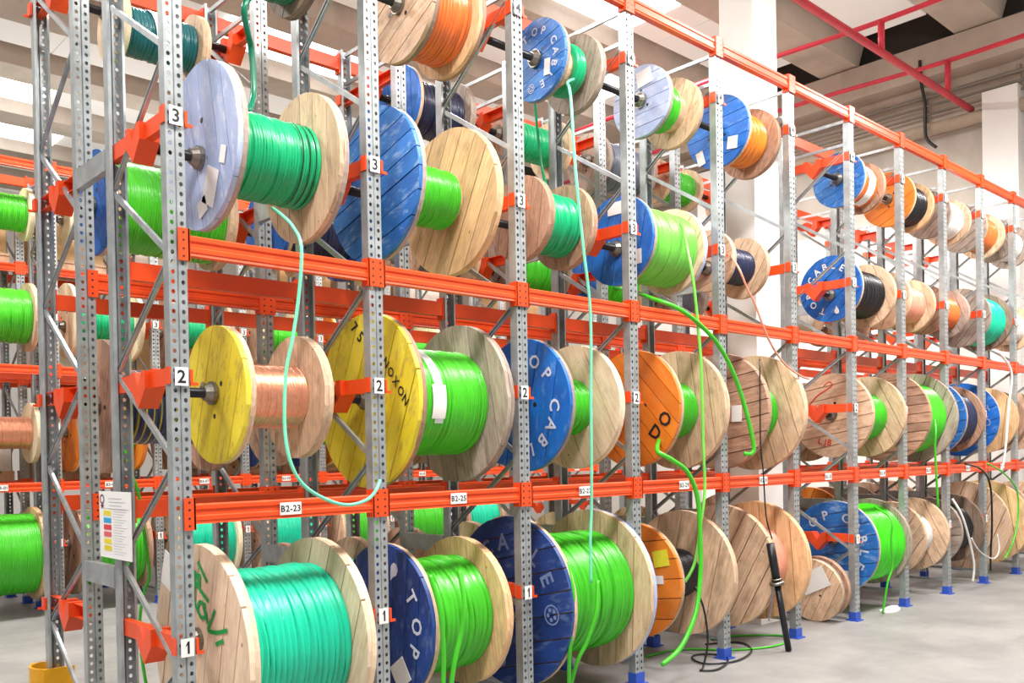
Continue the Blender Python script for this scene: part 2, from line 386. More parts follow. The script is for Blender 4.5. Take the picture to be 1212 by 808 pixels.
def arm_mesh(w):
    k = round(w, 3)
    if k in _arm: return _arm[k]
    mb = MB(); c = w/2; t = .02
    # channel: web + lips
    for (y0, y1) in ((.01, c-.09), (c+.09, w-.01)):
        mb.box(-t-.004, -t, y0, y1, -.04, .04); mb.box(-t, t, y0, y1, .036, .04); mb.box(-t, t, y0, y1, -.04, -.036)
    # V cradle folded from plate
    V = [(c-.09, .04), (c-.09, -.04), (c, -.135), (c+.09, -.04), (c+.09, .04), (c+.05, .045), (c, -.01), (c-.05, .045)]
    a = [(c-.09, .045), (c-.09, -.04), (c, -.135), (c, -.030), (c-.045, .045)]
    b = [(c, -.030), (c, -.135), (c+.09, -.04), (c+.09, .045), (c+.045, .045)]
    mb.prism(a, -.05, .05); mb.prism(b, -.05, .05)
    # end clips round the posts
    mb.box(.046, .060, -.004, .05, -.045, .03); mb.box(.046, .082, -.010, -.004, -.045, -.030); mb.box(-.052, -.046, .0, .05, -.04, .04)
    _arm[k] = mb.mesh('arm', [M['orange']]); return _arm[k]
_plate = {}
def plate_mesh(txt, w, h, ts):
    k = (txt, w, h)
    if k in _plate: return _plate[k]
    mb = MB().box(-w/2, w/2, -.002, 0, -h/2, h/2); text_into(mb, txt, (0, -.0028, 0), (1, 0, 0), (0, 0, 1), ts, 1)
    _plate[k] = mb.mesh('plate', [M['white'], M['ink']]); return _plate[k]
ZA = {1: .72, 2: 1.862, 3: 2.953, 4: 4.04}       # arm heights in bays
ZL = dict(L2=1.276, L3=2.415, top=4.40)
NF = [.616, 1.497, 2.37, 3.24, 4.12]; NR = [.17, 1.03, 1.92, 2.776, 3.65]
def rack(label, t0, n, yf, yr, facing, tops=(True, False), beam_levels=('L2', 'L3'), skip_rear=(), digits=True, foot=True, texts=None, top_rear=(), top_front=None, arms=(1, 2, 3, 4), extra=()):
    """facing -1: the numbered front looks to -y; +1: to +y (front at yr)"""
    root = empty('drum_rack', (t0*B, yf*B, 0), label, 'rack')
    w = (yr-yf)*B
    for i in range(n+1):
        x = i*B; ups = {}
        for side, y in (('f', 0), ('r', w)):
            u = put('upright', UP, root, (x, y, 0), (0, 0, 0 if side == 'f' else PI)); ups[side] = u
            put('foot', FOOT, u)
        fr = 'f' if facing < 0 else 'r'
        if digits:
            for lv in arms:
                put('number_plate', plate_mesh(str(lv), .062, .085, .058), ups[fr], (0, -.013, (ZA[lv]-.005)*B))
        nf, nr = (NF, NR) if facing < 0 else (NR, NF)
        seq = sorted([(z, 0) for z in nf]+[(z, w) for z in nr])
        for (za, ya), (zb, yb_) in zip(seq, seq[1:]):
            bar(root, (x-.018, ya+(.03 if ya == 0 else -.03), za*B), (x-.018, yb_+(.03 if yb_ == 0 else -.03), zb*B))
        for z in (4.36, 4.16, .14):
            bar(root, (x+.01, .03, z*B), (x+.01, w-.03, z*B))
        for lv in arms:
            o = put('arm', arm_mesh(w), root, (x, 0 if facing < 0 else w, ZA[lv]*B))
            if facing > 0: o.rotation_euler = (0, 0, PI)
    def add_beam(i, z, front):
        if front: o = put('beam', BEAM, root, (i*B, 0, z*B))
        else: o = put('beam', BEAM, root, ((i+1)*B, w, z*B), (0, 0, PI))
        put('connector', CONN_L, o); put('connector', CONN_R, o, (B, 0, 0)); return o
    for i in range(n):
        for lv in beam_levels:
            o = add_beam(i, ZL[lv], True)
            if lv == 'L2' and texts and i < len(texts):
                put('bay_plate', plate_mesh(texts[i],   .120, .062, .031), o, (B/2, -.009, 0))
            if i not in skip_rear: add_beam(i, ZL[lv], False)
        for z in extra: add_beam(i, z, True); add_beam(i, z, False)
        if tops[0] and (top_front is None or i in top_front): add_beam(i, ZL['top'] if facing < 0 else 4.29, True)
        if (tops[1] or i in top_rear): add_beam(i, ZL['top'] if facing < 0 else 4.29, False)
    return root
Y1, Y1R, Y2, Y2R, Y3, Y3R, Y4, Y4R = 0, .70, 1.11, 1.81, 5.87, 6.55, 6.97, 7.67
T3 = -.752
r1 = rack('nearest galvanised rack with orange beams facing the aisle, numbered one to four', 0, 11, Y1, Y1R, -1, (True, False), skip_rear=(5,), texts=['B2-23', 'B2-25', 'B2-27', 'B2-29', 'B2-31', 'B2-33', 'B2-35', 'B2-37', 'B2-39', 'B2-41', 'B2-43'], top_rear=(2, 6))
r2 = rack('second galvanised rack standing back to back behind the nearest rack', 0, 11, Y2, Y2R, 1, (False, True), skip_rear=(), top_front=())
r3 = rack('far rack across the second aisle, its number plates facing the camera', T3, 10, Y3, Y3R, -1, (True, True), texts=['B3-01']*3+['B3-07', 'B3-09', 'B3-11', 'B3-13', 'B3-15', 'B3-17', 'B3-19'])
r4 = rack('farthest rack with cardboard boxes behind the rack across the second aisle', T3, 10, Y4, Y4R, 1, (True, True), digits=False, arms=(), extra=(3.6*B/B,))
spm = MB().box(-.02, .02, 0, (Y2-Y1R)*B, -.055, .055).mesh('row_spacer', [M['steel']])
for i in range(12):
    for z in (.955, 2.93): put('row_spacer', spm, r1, (i*B-.03, Y1R*B, z*B))

# ------------------------------------------------------------------ drums
def clip_strip(z0, z1, holeR=.0, n=10):
    pass
def flange_meshes(np_):
    """unit flange on the x axis: base disc (x 0..1) and plank polygons (x -1..0)"""
    n = 48; v = []; f = []
    R = [(0, 1.0), (1.0, 1.0), (1.0, .13), (0, .13)]
    for (x, r) in R:
        for k in range(n): v.append((x, r*math.cos(2*PI*k/n), r*math.sin(2*PI*k/n)))
    for j in range(4):
        for k in range(n):
            a, b = j*n, ((j+1) % 4)*n; f.append((a+k, a+(k+1) % n, b+(k+1) % n, b+k))
    base = mesh('flange', v, f, [None]); planks = []
    rnd = random.Random(np_*11); edges = [-1.0]
    for i in range(1, np_): edges.append(-1+2*i/np_+rnd.uniform(-.12, .12)/np_)
    edges.append(1.0); g = .0075
    for i in range(np_):
        y0, y1 = edges[i]+(g if i else 0), edges[i+1]-(g if i < np_-1 else 0)
        y0 = max(y0, -.985); y1 = min(y1, .985); up = []; dn = []
        for k in range(9):
            y = y0+(y1-y0)*k/8; z = math.sqrt(max(0, .996-y*y)); up.append((y, z)); dn.append((y, -z))
        parts = []
        poly = up+dn[::-1]
        hole = .10
        dx = -1+rnd.uniform(-.10, .04)
        mb = MB().prism(poly[::-1], dx, 0)
        planks.append(mb.mesh('plank', [None]))
    bm = MB()
    for p_, in [(p,) for p in planks]:
        bm.add([tuple(q.co) for q in p_.vertices], [tuple(q.vertices) for q in p_.polygons], 0)
    joined = bm.mesh('planking', [None])
    return base, planks, joined
FL = {k: flange_meshes(k) for k in (5, 6, 7, 8, 10)}
BOLT = MB().cyl((-.02, 0, 0), (.0, 0, 0), .034, .040, n=10).mesh('bolt', [M['steel_dark']])
def flange(parent, x, R, wood_key, rim_key, np_, rot, th, singles=True, bolts=True):
    base, planks, joined = FL[np_]
    fo = put('flange', base, parent, (x, 0, 0), (rot, 0, 0), (th*.5, R, R), W[rim_key])
    if singles:
        for p in planks: put('plank', p, fo, mat=W[wood_key])
    else:
        tag(put('planking', joined, fo, mat=W[wood_key]), kind='stuff')
    if bolts and singles:
        ph = random.uniform(0, 2)
        for k, rr in ((0, .30), (1, .28), (2, .31)):
            an = ph+k*2.1; put('bolt', BOLT, fo, (-1.0, rr*math.cos(an), rr*math.sin(an)), None, (3.0, 1, 1))
    return fo
def coil_mesh(x0, x1, r, rc, w, seed, segs=44, shift=.8):
    rnd = random.Random(seed); n = max(2, int(round((x1-x0)/w))); w = (x1-x0)/n
    rings = [(x0, rc, 0, 0)]
    for k in range(n):
        cx = x0+(k+.5)*w; rr = r-w*.5+rnd.uniform(-.24, .16)*w; ph = rnd.uniform(-.5, .5)
        if rnd.random() < .07: rr -= w*.7
        for q in (-.47, -.25, 0, .25, .47):
            rings.append((cx+q*w, rr+math.sqrt(max(0, .25-q*q))*w, ph, 1))
    rings.append((x1, rc, 0, 0))
    ph0 = rnd.uniform(0, 6); v = []; f = []
    for (x, rr, ph, mv) in rings:
        for s in range(segs):
            a = 2*PI*s/segs
            edge = min(1, (x-x0)/(2*w), (x1-x)/(2*w)) if mv else 0
            dx = w*shift*edge*(.6*math.sin(a+ph0)+.3*math.sin(2*a+ph*2+ph0)+.12*math.sin(5*a+9*ph))
            v.append((x+dx, rr*math.cos(a), rr*math.sin(a)))
    for j in range(len(rings)-1):
        for s in range(segs): f.append((j*segs+s, j*segs+(s+1) % segs, (j+1)*segs+(s+1) % segs, (j+1)*segs+s))
    return mesh('cable', v, f, [], True)
AX = MB().cyl((0, 0, 0), (1, 0, 0), .026, n=12).mesh('axle', [M['axle']], True)
COL = MB().cyl((-.055, 0, 0), (-.02, 0, 0), .036, .055, n=14).cyl((-.02, 0, 0), (0, 0, 0), .062, n=14).cyl((-.05, .03, .03), (-.03, .055, .055), .01, n=6).mesh('collar', [M['collar']])
def ring_text(fl_parent, items, R, mat, x=-.034, name='lettering'):
    """items: (char, angle clockwise from top in degrees or None, radius, size) as read from the -x side, or (char,u,v,rot,size)"""
    mb = MB()
    for it in items:
        if len(it) == 4:
            ch, a, rad, sz = it; a = math.radians(a)
            u, vv = rad*math.sin(a), rad*math.cos(a); rot = -a
        else:
            ch, u, vv, rot, sz = it; rot = math.radians(rot)
        right = Vector((0, -math.cos(rot), math.sin(rot))); up = Vector((0, math.sin(rot), math.cos(rot)))
        o = Vector((x, -u*R, vv*R))
        if ch == '@':     # round emblem: ring with five petals
            n = 20; ro, ri = sz*R*.62, sz*R*.52
            P = [o+right*r*math.cos(2*PI*k/n)+up*r*math.sin(2*PI*k/n) for r in (ro, ri) for k in range(n)]
            mb.add(P, [(k, (k+1) % n, n+(k+1) % n, n+k) for k in range(n)])
            for k in range(5):
                a2 = 2*PI*k/5; c = o+(right*math.cos(a2)+up*math.sin(a2))*sz*R*.30
                mb.add([c+(right*math.cos(2*PI*j/8)+up*math.sin(2*PI*j/8))*sz*R*.13 for j in range(8)], [tuple(range(8))])
        elif ch == '&':   # leaf emblem: pointed leaf with a dotted head
            L = [(-.15, -.7), (.05, -.35), (.35, -.1), (.4, .3), (.15, .6), (-.2, .6), (-.4, .3), (-.35, -.1)]
            mb.add([o+right*px*sz*R+up*py*sz*R for px, py in L], [tuple(range(8))])
        else:
            v, f, _ = glyph(ch)
            mb.add([o+right*(p[0]*sz*R)+up*(p[1]*sz*R) for p in v], f)
    return mb.build(name, mat, fl_parent)
def strokes(parent, lines, R, mat, x=-.034, wd=.02, name='handwriting'):
    mb = MB(); x0_ = x; cnt = 0
    for ln in lines:
        P = [(-q.x*R, q.y*R) for q in spline([(u, v, 0) for u, v in ln], 5)]
        for (a, b) in zip(P, P[1:]):
            d = Vector((b[0]-a[0], b[1]-a[1])); L = d.length
            if L < 1e-6: continue
            cnt += 1; x = x0_-2.5e-5*cnt
            d /= L; nrm = Vector((-d[1], d[0]))*wd/2; e = d*wd*.3
            q = [(x, a[0]-e[0]+nrm[0], a[1]-e[1]+nrm[1]), (x, b[0]+e[0]+nrm[0], b[1]+e[1]+nrm[1]), (x, b[0]+e[0]-nrm[0], b[1]+e[1]-nrm[1]), (x, a[0]-e[0]-nrm[0], a[1]-e[1]-nrm[1])]
            mb.add(q, [(0, 1, 2, 3)])
    return mb.build(name, mat, parent)
def cablecap(t0, seq0, start):
    offs = [('&', 0), ('T', 38), ('O', 68), ('P', 95), ('C', 135), ('A', 160), ('B', 184), ('L', 208), ('E', 232), ('@', 265)]
    return [(c, start+o, .70, .19) for c, o in offs]
TIER = {1: 'bottom tier', 2: 'second tier', 3: 'third tier', 4: 'top tier'}
ORD = ['first', 'second', 'third', 'fourth', 'fifth', 'sixth', 'seventh', 'eighth', 'ninth', 'tenth', 'eleventh', 'twelfth']
NAMEK = {k: k.replace('_', ' ') for k in K}; NAMEK['blue_yellow'] = 'striped blue-yellow'
NAMEW = dict(pale='pale wood', tan='tan wood', honey='honey wood', brown='brown wood', grey='grey wood', dark='dark wood', cream='cream wood', pale_blue='pale blue', bright_blue='bright blue')
DR = {}
def drum(rk, bay, lv, t1, t2, R1, cr, lw, rw, cab, R2=None, z=None, y=.33, npl=7, rot=None, rim=None, fill=(0, 1), turn=.02, core=.55, t0=0, rim2=None, th=.055, singles=True, rname='front rack', bayname=None, axle=True, ykey=Y1, group=None, extra=''):
    R2 = R2 or R1
    zd = (z if z is not None else {1: .61, 2: 1.81, 3: 2.965, 4: 3.99}[lv])*B
    a1 = max(t1, bay+.10); a2 = min(t2, bay+.93)
    lw_n = NAMEW.get(lw, lw); rw_n = NAMEW.get(rw, rw)
    desc = (f'{lw_n} drum' if lw == rw else f'{lw_n} and {rw_n} drum')+f' of {NAMEK[cab]} '+('wire' if cab == 'copper' else 'cable')
    lab = f'{desc}, {TIER[lv]}, {bayname or ORD[bay]} bay, {rname}'
    x = (t0+a1)*B; root = empty('cable_drum', (x, (ykey+y)*B, zd), lab, 'cable drum', group)
    L = (a2-a1)*B; R1 *= B; R2 *= B; cr = cr*B
    rnd = random.Random(int(rk*1000+bay*10+lv)); rot = rot if rot is not None else rnd.uniform(-.5, .5)
    rim = rim or ('tan' if lw in ('blue', 'navy', 'bright_blue', 'pale_blue', 'yellow', 'orange') else lw)
    f1 = flange(root, th*.5, R1, lw, rim, npl, rot, th, singles)
    f2 = flange(root, L, R2, rw, rim2 or rw, max(5, npl-1) if npl != 10 else 8, rnd.uniform(-.6, .6) if rk else rot, th, singles, False)
    xa, xb = th*1.0+.001, L-th*.5-.001
    rc = min(cr*.8, R1*core)
    if fill != (0, 1) or rk == 1:
        mb = MB().cyl((xa-.002, 0, 0), (xb+.002, 0, 0), rc*.98, n=24, caps=False)
        mb.build('core', W['tan'], root, True)
    me = coil_mesh(xa+(xb-xa)*fill[0], xa+(xb-xa)*fill[1], cr, rc, turn, rk*1000+bay*10+lv, 44 if rk == 1 else 28)
    me.materials.append(K[cab]); link(bpy.data.objects.new('cable', me), root)
    if axle:
        za = (ZA[lv]-.045)*B-zd
        if abs(za) > .09*B: za = 0
        xs = (t0+bay)*B-x+.055; xe = (t0+bay+1)*B-x-.055
        ax = put('axle', AX, root, (xs, 0, za), None, (xe-xs, 1, 1))
        put('collar', COL, root, (-.002, 0, za))
    DR[(rk, bay, lv)] = (root, f1, f2, L, R1, R2, cr, xa, xb)
    return root
d = drum
# ---- front rack, bottom tier
d(1, 0, 1, .20, .83, .505, .37, 'pale', 'pale', 'teal', .49, npl=7, rot=.25, turn=.034)
d(1, 1, 1, 1.24, 1.78, .425, .325, 'navy', 'honey', 'green', npl=7, rot=.1, turn=.036)
d(1, 2, 1, 2.17, 2.96, .52, .385, 'navy', 'tan', 'green', npl=8, rot=1.35, turn=.033, rim2='pale_blue')
d(1, 3, 1, 3.36, 3.95, .40, .18, 'orange', 'tan', 'black', .46, npl=6, rot=1.45, turn=.018)
d(1, 4, 1, 4.42, 4.96, .475, .30, 'tan', 'honey', 'pink', .48, npl=8, rot=.5, turn=.012)
d(1, 6, 1, 6.22, 6.93, .42, .365, 'blue', 'grey', 'bright_green', .41, npl=7, rot=1.4, turn=.02)
d(1, 7, 1, 7.35, 7.90, .36, .22, 'tan', 'tan', 'white', .375, npl=8, rot=.6)
d(1, 8, 1, 8.25, 8.85, .36, .27, 'grey', 'dark', 'black', .375, npl=8, rot=1.4)
d(1, 9, 1, 9.25, 9.90, .50, .28, 'tan', 'honey', 'pale_green', .495, npl=6, rot=.4)
d(1, 10, 1, 10.2, 10.9, .45, .25, 'tan', 'tan', 'white', npl=6)
# ---- second tier
d(1, 0, 2, .30, .74, .325, .155, 'yellow', 'tan', 'copper', .305, npl=6, rot=.35, turn=.0075, rim2='tan')
d(1, 1, 2, 1.20, 1.85, .475, .30, 'yellow', 'grey', 'lime', .46, y=.40, npl=8, rot=.42, turn=.016, rim='brown')
d(1, 2, 2, 2.34, 2.83, .415, .18, 'bright_blue', 'pale', 'green', .408, y=.37, npl=5, rot=.2, turn=.020, rim='grey')
d(1, 3, 2, 3.37, 3.90, .408, .205, 'orange', 'tan', 'green', .435, npl=8, rot=-.75, turn=.013)
d(1, 4, 2, 4.40, 4.93, .45, .235, 'brown', 'tan', 'green', .465, npl=8, rot=1.4, turn=.013)
d(1, 6, 2, 6.22, 6.90, .385, .22, 'tan', 'tan', 'green', npl=7, rot=1.4, turn=.012)
d(1, 7, 2, 7.30, 7.93, .44, .36, 'brown', 'grey', 'lime', .46, npl=10, rot=1.5, turn=.012)
d(1, 8, 2, 8.30, 8.95, .40, .30, 'blue', 'brown', 'dark_blue', .365, npl=8, rot=1.4)
d(1, 9, 2, 9.20, 9.90, .415, .20, 'bright_blue', 'honey', 'white', .385, npl=6, rot=1.2)
d(1, 10, 2, 10.2, 10.9, .36, .2, 'brown', 'tan', 'black', npl=7)
# ---- third tier
d(1, 0, 3, .26, .81, .385, .205, 'pale_blue', 'tan', 'emerald', .37, npl=7, rot=-.2, turn=.017, rim='grey', rim2='grey')
d(1, 1, 3, 1.22, 1.77, .412, .165, 'blue', 'honey', 'green', .418, npl=8, rot=1.3, turn=.015, rim='grey', fill=(0, .93))
d(1, 2, 3, 2.31, 2.71, .262, .19, 'brown', 'brown', 'emerald', .27, npl=6, rot=.15, turn=.034)
d(1, 3, 3, 3.24, 3.84, .308, .262, 'bright_blue', 'pale', 'pale_green', npl=6, rot=.2, turn=.020, rim='grey', rim2='pale_blue')
d(1, 4, 3, 4.30, 4.78, .232, .14, 'tan', 'tan', 'dark_blue', .242, npl=7, rot=1.2, turn=.012)
d(1, 6, 3, 6.22, 6.90, .30, .22, 'bright_blue', 'tan', 'black', .305, npl=6, rot=.9, turn=.018)
d(1, 7, 3, 7.25, 7.88, .285, .19, 'tan', 'tan', 'pink', .27, npl=7, rot=.5)
d(1, 8, 3, 8.22, 8.80, .262, .18, 'brown', 'grey', 'orange', .262, npl=7, rot=.9)
d(1, 9, 3, 9.20, 9.88, .33, .28, 'grey', 'dark', 'teal', .335, npl=8, rot=.7)
d(1, 10, 3, 10.2, 10.8, .28, .2, 'tan', 'tan', 'white', npl=7)
# ---- top tier
d(1, 0, 4, .28, .78, .26, .21, 'dark', 'dark', 'dark_green', .26, npl=6, turn=.02)
d(1, 1, 4, 1.42, 1.77, .305, .245, 'tan', 'honey', 'orange', npl=6, rot=1.1, turn=.026, rim='dark', rim2='brown')
d(1, 2, 4, 2.48, 2.84, .252, .165, 'blue', 'grey', 'emerald', .252, npl=6, rot=1.3, turn=.030, fill=(.55, .88), core=.5, rim='grey')
d(1, 3, 4, 3.52, 3.90, .252, .175, 'pale_blue', 'tan', 'green', npl=6, rot=1.5, turn=.026, fill=(.18, .66), core=.55, rim='grey')
d(1, 4, 4, 4.46, 4.92, .28, .205, 'bright_blue', 'brown', 'amber', .275, npl=6, rot=1.45, turn=.034)
d(1, 6, 4, 6.40, 6.85, .25, .19, 'blue', 'brown', 'orange', .238, npl=6, rot=1.2, turn=.03)
d(1, 7, 4, 7.42, 7.95, .268, .20, 'orange', 'honey', 'black', .25, npl=6, rot=1.1)
d(1, 8, 4, 8.35, 8.90, .25, .20, 'grey', 'tan', 'white', .25, npl=7, rot=.8)
d(1, 9, 4, 9.30, 9.90, .27, .20, 'grey', 'tan', 'orange', .26, npl=7, rot=1.0)
d(1, 10, 4, 10.2, 10.8, .26, .18, 'grey', 'grey', 'white', npl=7)
# ---- second rack, seen between the posts of the first
def d2(bay, lv, t1, t2, R, cr, lw, rw, cab, **k):
    k.setdefault('npl', 6); return drum(2, bay, lv, bay+t1, bay+t2, R, cr, lw, rw, cab, y=.36, ykey=Y2, rname='second rack', **k)
d2(0, 2, .16, .80, .37, .21, 'brown', 'brown', 'blue_yellow', turn=.02)
d2(0, 3, .16, .85, .285, .25, 'bright_blue', 'tan', 'lime', z=2.93, turn=.016)
d2(0, 4, .27, .75, .195, .135, 'cream', 'tan', 'dark_teal', turn=.022, z=3.93)
d2(1, 3, .20, .75, .28, .2, 'bright_blue', 'navy', 'dark_blue')
d2(1, 1, .25, .8, .36, .22, 'brown', 'brown', 'teal'); d2(1, 2, .2, .8, .35, .22, 'tan', 'tan', 'green')
d2(2, 4, .22, .72, .26, .19, 'bright_blue', 'grey', 'dark_blue'); d2(2, 3, .2, .75, .25, .15, 'tan', 'tan', 'grey')
d2(2, 1, .22, .82, .40, .24, 'tan', 'tan', 'green'); d2(2, 2, .2, .8, .38, .22, 'brown', 'brown', 'green')
d2(3, 4, .20, .78, .23, .14, 'brown', 'tan', 'emerald', turn=.018); d2(3, 3, .15, .7, .26, .19, 'dark', 'dark', 'green')
d2(3, 1, .2, .8, .42, .22, 'brown', 'tan', 'green'); d2(3, 2, .2, .8, .38, .22, 'blue', 'tan', 'green')
d2(4, 4, .22, .85, .24, .20, 'grey', 'grey', 'grey', turn=.03); d2(4, 3, .12, .7, .25, .18, 'bright_blue', 'tan', 'bright_green')
d2(4, 1, .2, .8, .42, .24, 'brown', 'brown', 'green'); d2(4, 2, .2, .8, .4, .2, 'tan', 'tan', 'green')
d2(6, 1, .2, .85, .47, .25, 'brown', 'dark', 'black'); d2(6, 2, .2, .8, .38, .2, 'brown', 'dark', 'black'); d2(6, 3, .2, .8, .24, .15, 'tan', 'dark', 'grey'); d2(6, 4, .25, .8, .22, .15, 'tan', 'tan', 'orange')
d2(7, 1, .2, .85, .47, .25, 'dark', 'orange', 'dark_green'); d2(7, 2, .2, .8, .44, .22, 'dark', 'brown', 'green'); d2(7, 3, .25, .8, .24, .15, 'tan', 'tan', 'white')
d2(8, 1, .2, .85, .46, .25, 'brown', 'dark', 'black'); d2(8, 3, .2, .8, .28, .15, 'brown', 'brown', 'black'); d2(9, 1, .2, .85, .48, .25, 'tan', 'brown', 'white')
d2(5, 4, .1, .6, .2, .15, 'tan', 'tan', 'green'); d2(5, 3, .1, .6, .24, .16, 'grey', 'grey', 'grey')
# ---- far rack across the second aisle
def d3(bay, lv, t1, t2, R, cr, lw, rw, cab, **k):
    k.setdefault('npl', 6); return drum(3, bay, lv, bay+t1, bay+t2, R, cr, lw, rw, cab, y=.34, ykey=Y3, t0=T3, singles=(R > .3), rname='far rack', th=.05, **k)
far = {1: [('honey', 'green'), ('brown', 'green'), ('cream', 'teal'), ('tan', 'teal'), ('tan', 'green'), ('tan', 'green'), ('brown', 'teal')],
       2: [('cream', 'copper'), ('orange', 'green'), ('brown', 'green'), ('navy', 'green'), ('orange', 'green'), ('tan', 'green'), ('brown', 'green')],
       3: [('tan', 'lime'), ('cream', 'emerald'), ('brown', 'emerald'), ('tan', 'green'), ('orange', 'lime'), ('cream', 'green'), ('tan', 'emerald')],
       4: [('cream', 'lime'), ('cream', 'emerald'), ('cream', 'white'), ('tan', 'orange'), ('cream', 'green')]}
RR = {1: (.46, .40), 2: (.40, .20), 3: (.38, .20), 4: (.26, .18)}
for lv in far:
    for i, (wk_, cb) in enumerate(far[lv]):
        R, cr = RR[lv]
        if (lv, i) == (3, 0): R, cr = .34, .27
        if (lv, i) == (2, 0): R, cr = .30, .16
        d3(i+1, lv, .20, .86, R, cr, wk_, wk_, cb, turn=.02 if cb != 'copper' else .01)

# ------------------------------------------------------------------ marks on the drums
wht = M['letter'] = plain('faded_white_lettering', '#cfd8ea', .6); blk = M['ink']
M['letter_dim'] = plain('dim_lettering', '#7d90c0', .6); M['green_pen'] = plain('green_marker', '#17a850', .5); M['red_pen'] = plain('red_marker', '#d0362c', .5)
def L_(rk, bay, lv, start, mat, sz=.19):
    r, f1, f2, L, R1, *_ = DR[(rk, bay, lv)]
    ring_text(r, cablecap(0, 0, start), R1, mat, -.0045)
L_(1, 1, 1, 20, M['letter']); L_(1, 2, 1, -168, M['letter_dim']); L_(1, 2, 2, -43, M['letter']); L_(1, 6, 3, 163, M['white']); L_(1, 6, 1, -110, M['letter']); L_(1, 2, 4, -70, M['letter']); L_(1, 9, 2, 30, M['letter_dim'])
def tx(rk, bay, lv, items, mat):
    r, f1, f2, L, R1, *_ = DR[(rk, bay, lv)]; return ring_text(r, items, R1, mat, -.0045)
tx(1, 1, 2, [('N', .41, .40, -48, .10), ('O', .50, .29, -48, .10), ('X', .59, .18, -48, .10), ('O', .68, .07, -48, .10), ('N', .76, -.03, -48, .10), ('7', -.20, .86, -48, .13), ('5', -.08, .74, -48, .13)], blk)
tx(1, 3, 2, [('D', .50, -.42, -40, .22), ('O', .70, -.20, -40, .22)], blk)
tx(1, 6, 2, [('L', -.30, -.60, -10, .14), ('J', -.18, -.62, -10, .14), ('B', -.06, -.64, -10, .14)], M['red_pen'])
r, f1, f2, L, R1, *_ = DR[(1, 0, 1)]
S = lambda pts: [((x-235)/52, (773-y)/133) for x, y in pts]
strokes(r, [S([(237, 662), (246, 683)]), S([(231, 680), (239, 678), (234, 690), (233, 674), (239, 688)]), S([(236, 690), (241, 698), (247, 706)]), S([(233, 690), (232, 708), (236, 722)]),
            S([(244, 712), (238, 710), (236, 720), (240, 728), (245, 724), (242, 714), (246, 732)]), S([(254, 716), (250, 730), (247, 741), (256, 741), (266, 735)]), S([(255, 755), (262, 749)])], R1, M['green_pen'], -.0045, .021)
r, f1, f2, L, R1, *_ = DR[(1, 6, 2)]
strokes(r, [[(-.18, .72), (-.05, .80), (.02, .72), (-.12, .62), (-.4, .45), (-.7, .1)]], R1, M['red_pen'], -.0045, .012)
def sticker(rk, bay, lv, u, v, w, h, rot=0, mat=None):
    r, f1, f2, L, R1, *_ = DR[(rk, bay, lv)]; a = math.radians(rot)
    o = MB().box(-.003, 0, -w*R1, w*R1, -h*R1, h*R1).build('sticker', mat or M['white'], r); o.location = (-.0045, -u*R1, v*R1); o.rotation_euler = (a, 0, 0)
yl = plain('yellow_label', '#e6e03a', .5); bl_l = plain('blue_label', '#8fc3dc', .5)
for a in ((1, 0, 3, .28, -.55, .16, .22, 25), (1, 0, 3, .62, -.25, .07, .10, 20), (1, 0, 3, .05, -.75, .12, .10, -20), (1, 3, 4, .15, .62, .26, .22, -8), (1, 4, 4, .50, -.42, .16, .17, 6), (1, 4, 4, -.55, -.62, .12, .2, -15), (1, 3, 3, -.35, .18, .09, .07, 12),
          (1, 3, 3, .55, -.45, .14, .16, 0), (1, 2, 4, .40, -.30, .10, .2, 5), (1, 0, 1, -.62, .70, .14, .17, 20), (1, 6, 1, .25, -.62, .08, .12, 0), (1, 7, 2, .1, .35, .12, .10, 0), (1, 7, 2, .12, .05, .10, .08, 0), (1, 4, 2, .40, -.05, .10, .14, 0),
          (1, 9, 3, -.35, -.45, .10, .12, 15), (1, 8, 3, .3, -.2, .12, .12, 10), (1, 1, 1, .35, -.60, .16, .16, -35), (1, 3, 3, -.05, .72, .2, .14, 0)): sticker(*a)
sticker(1, 3, 1, .60, .42, .16, .14, -12, yl); sticker(1, 3, 1, .55, .05, .10, .07, -5)
sticker(1, 7, 1, .35, .55, .14, .22, -25, bl_l)
# tape, ties and wraps round the windings
def band(key, x0, x1, a0, a1, lift, mat, name, n=14, skew=0.0):
    r, f1, f2, L, R1, R2, cr, xa, xb = DR[key]; v = []; f = []
    for k in range(n+1):
        a = math.radians(a0+(a1-a0)*k/n); rr = cr+lift
        for x in (x0, x1): v.append((xa+(xb-xa)*x+skew*k/n, rr*math.cos(a), rr*math.sin(a)))
    for k in range(n): f.append((2*k, 2*k+1, 2*k+3, 2*k+2))
    o = link(bpy.data.objects.new(name, mesh(name, v, f, [mat], True)), r); return o
M['film'] = plain('clear_white_film', '#dfe6e4', .25)
band((1, 1, 2), .30, .40, 60, 205, .004, M['film'], 'tape', skew=.03)
band((1, 1, 2), .30, .46, 165, 200, .006, M['white'], 'paper_label'); band((1, 2, 2), .1, .35, 175, 205, .006, M['white'], 'paper_label')
for x in (.78, .86, .93): band((1, 0, 3), x, x+.012, 60, 260, .004, M['ink'], 'cable_tie')
band((2, 0, 4), .28, .48, 60, 215, .006, M['film'], 'plastic_wrap', skew=.06)
band((1, 6, 4), .45, .80, 30, 260, .006, M['white'], 'plastic_wrap')
band((1, 8, 4), .2, .6, 60, 260, .006, M['film'], 'plastic_wrap')

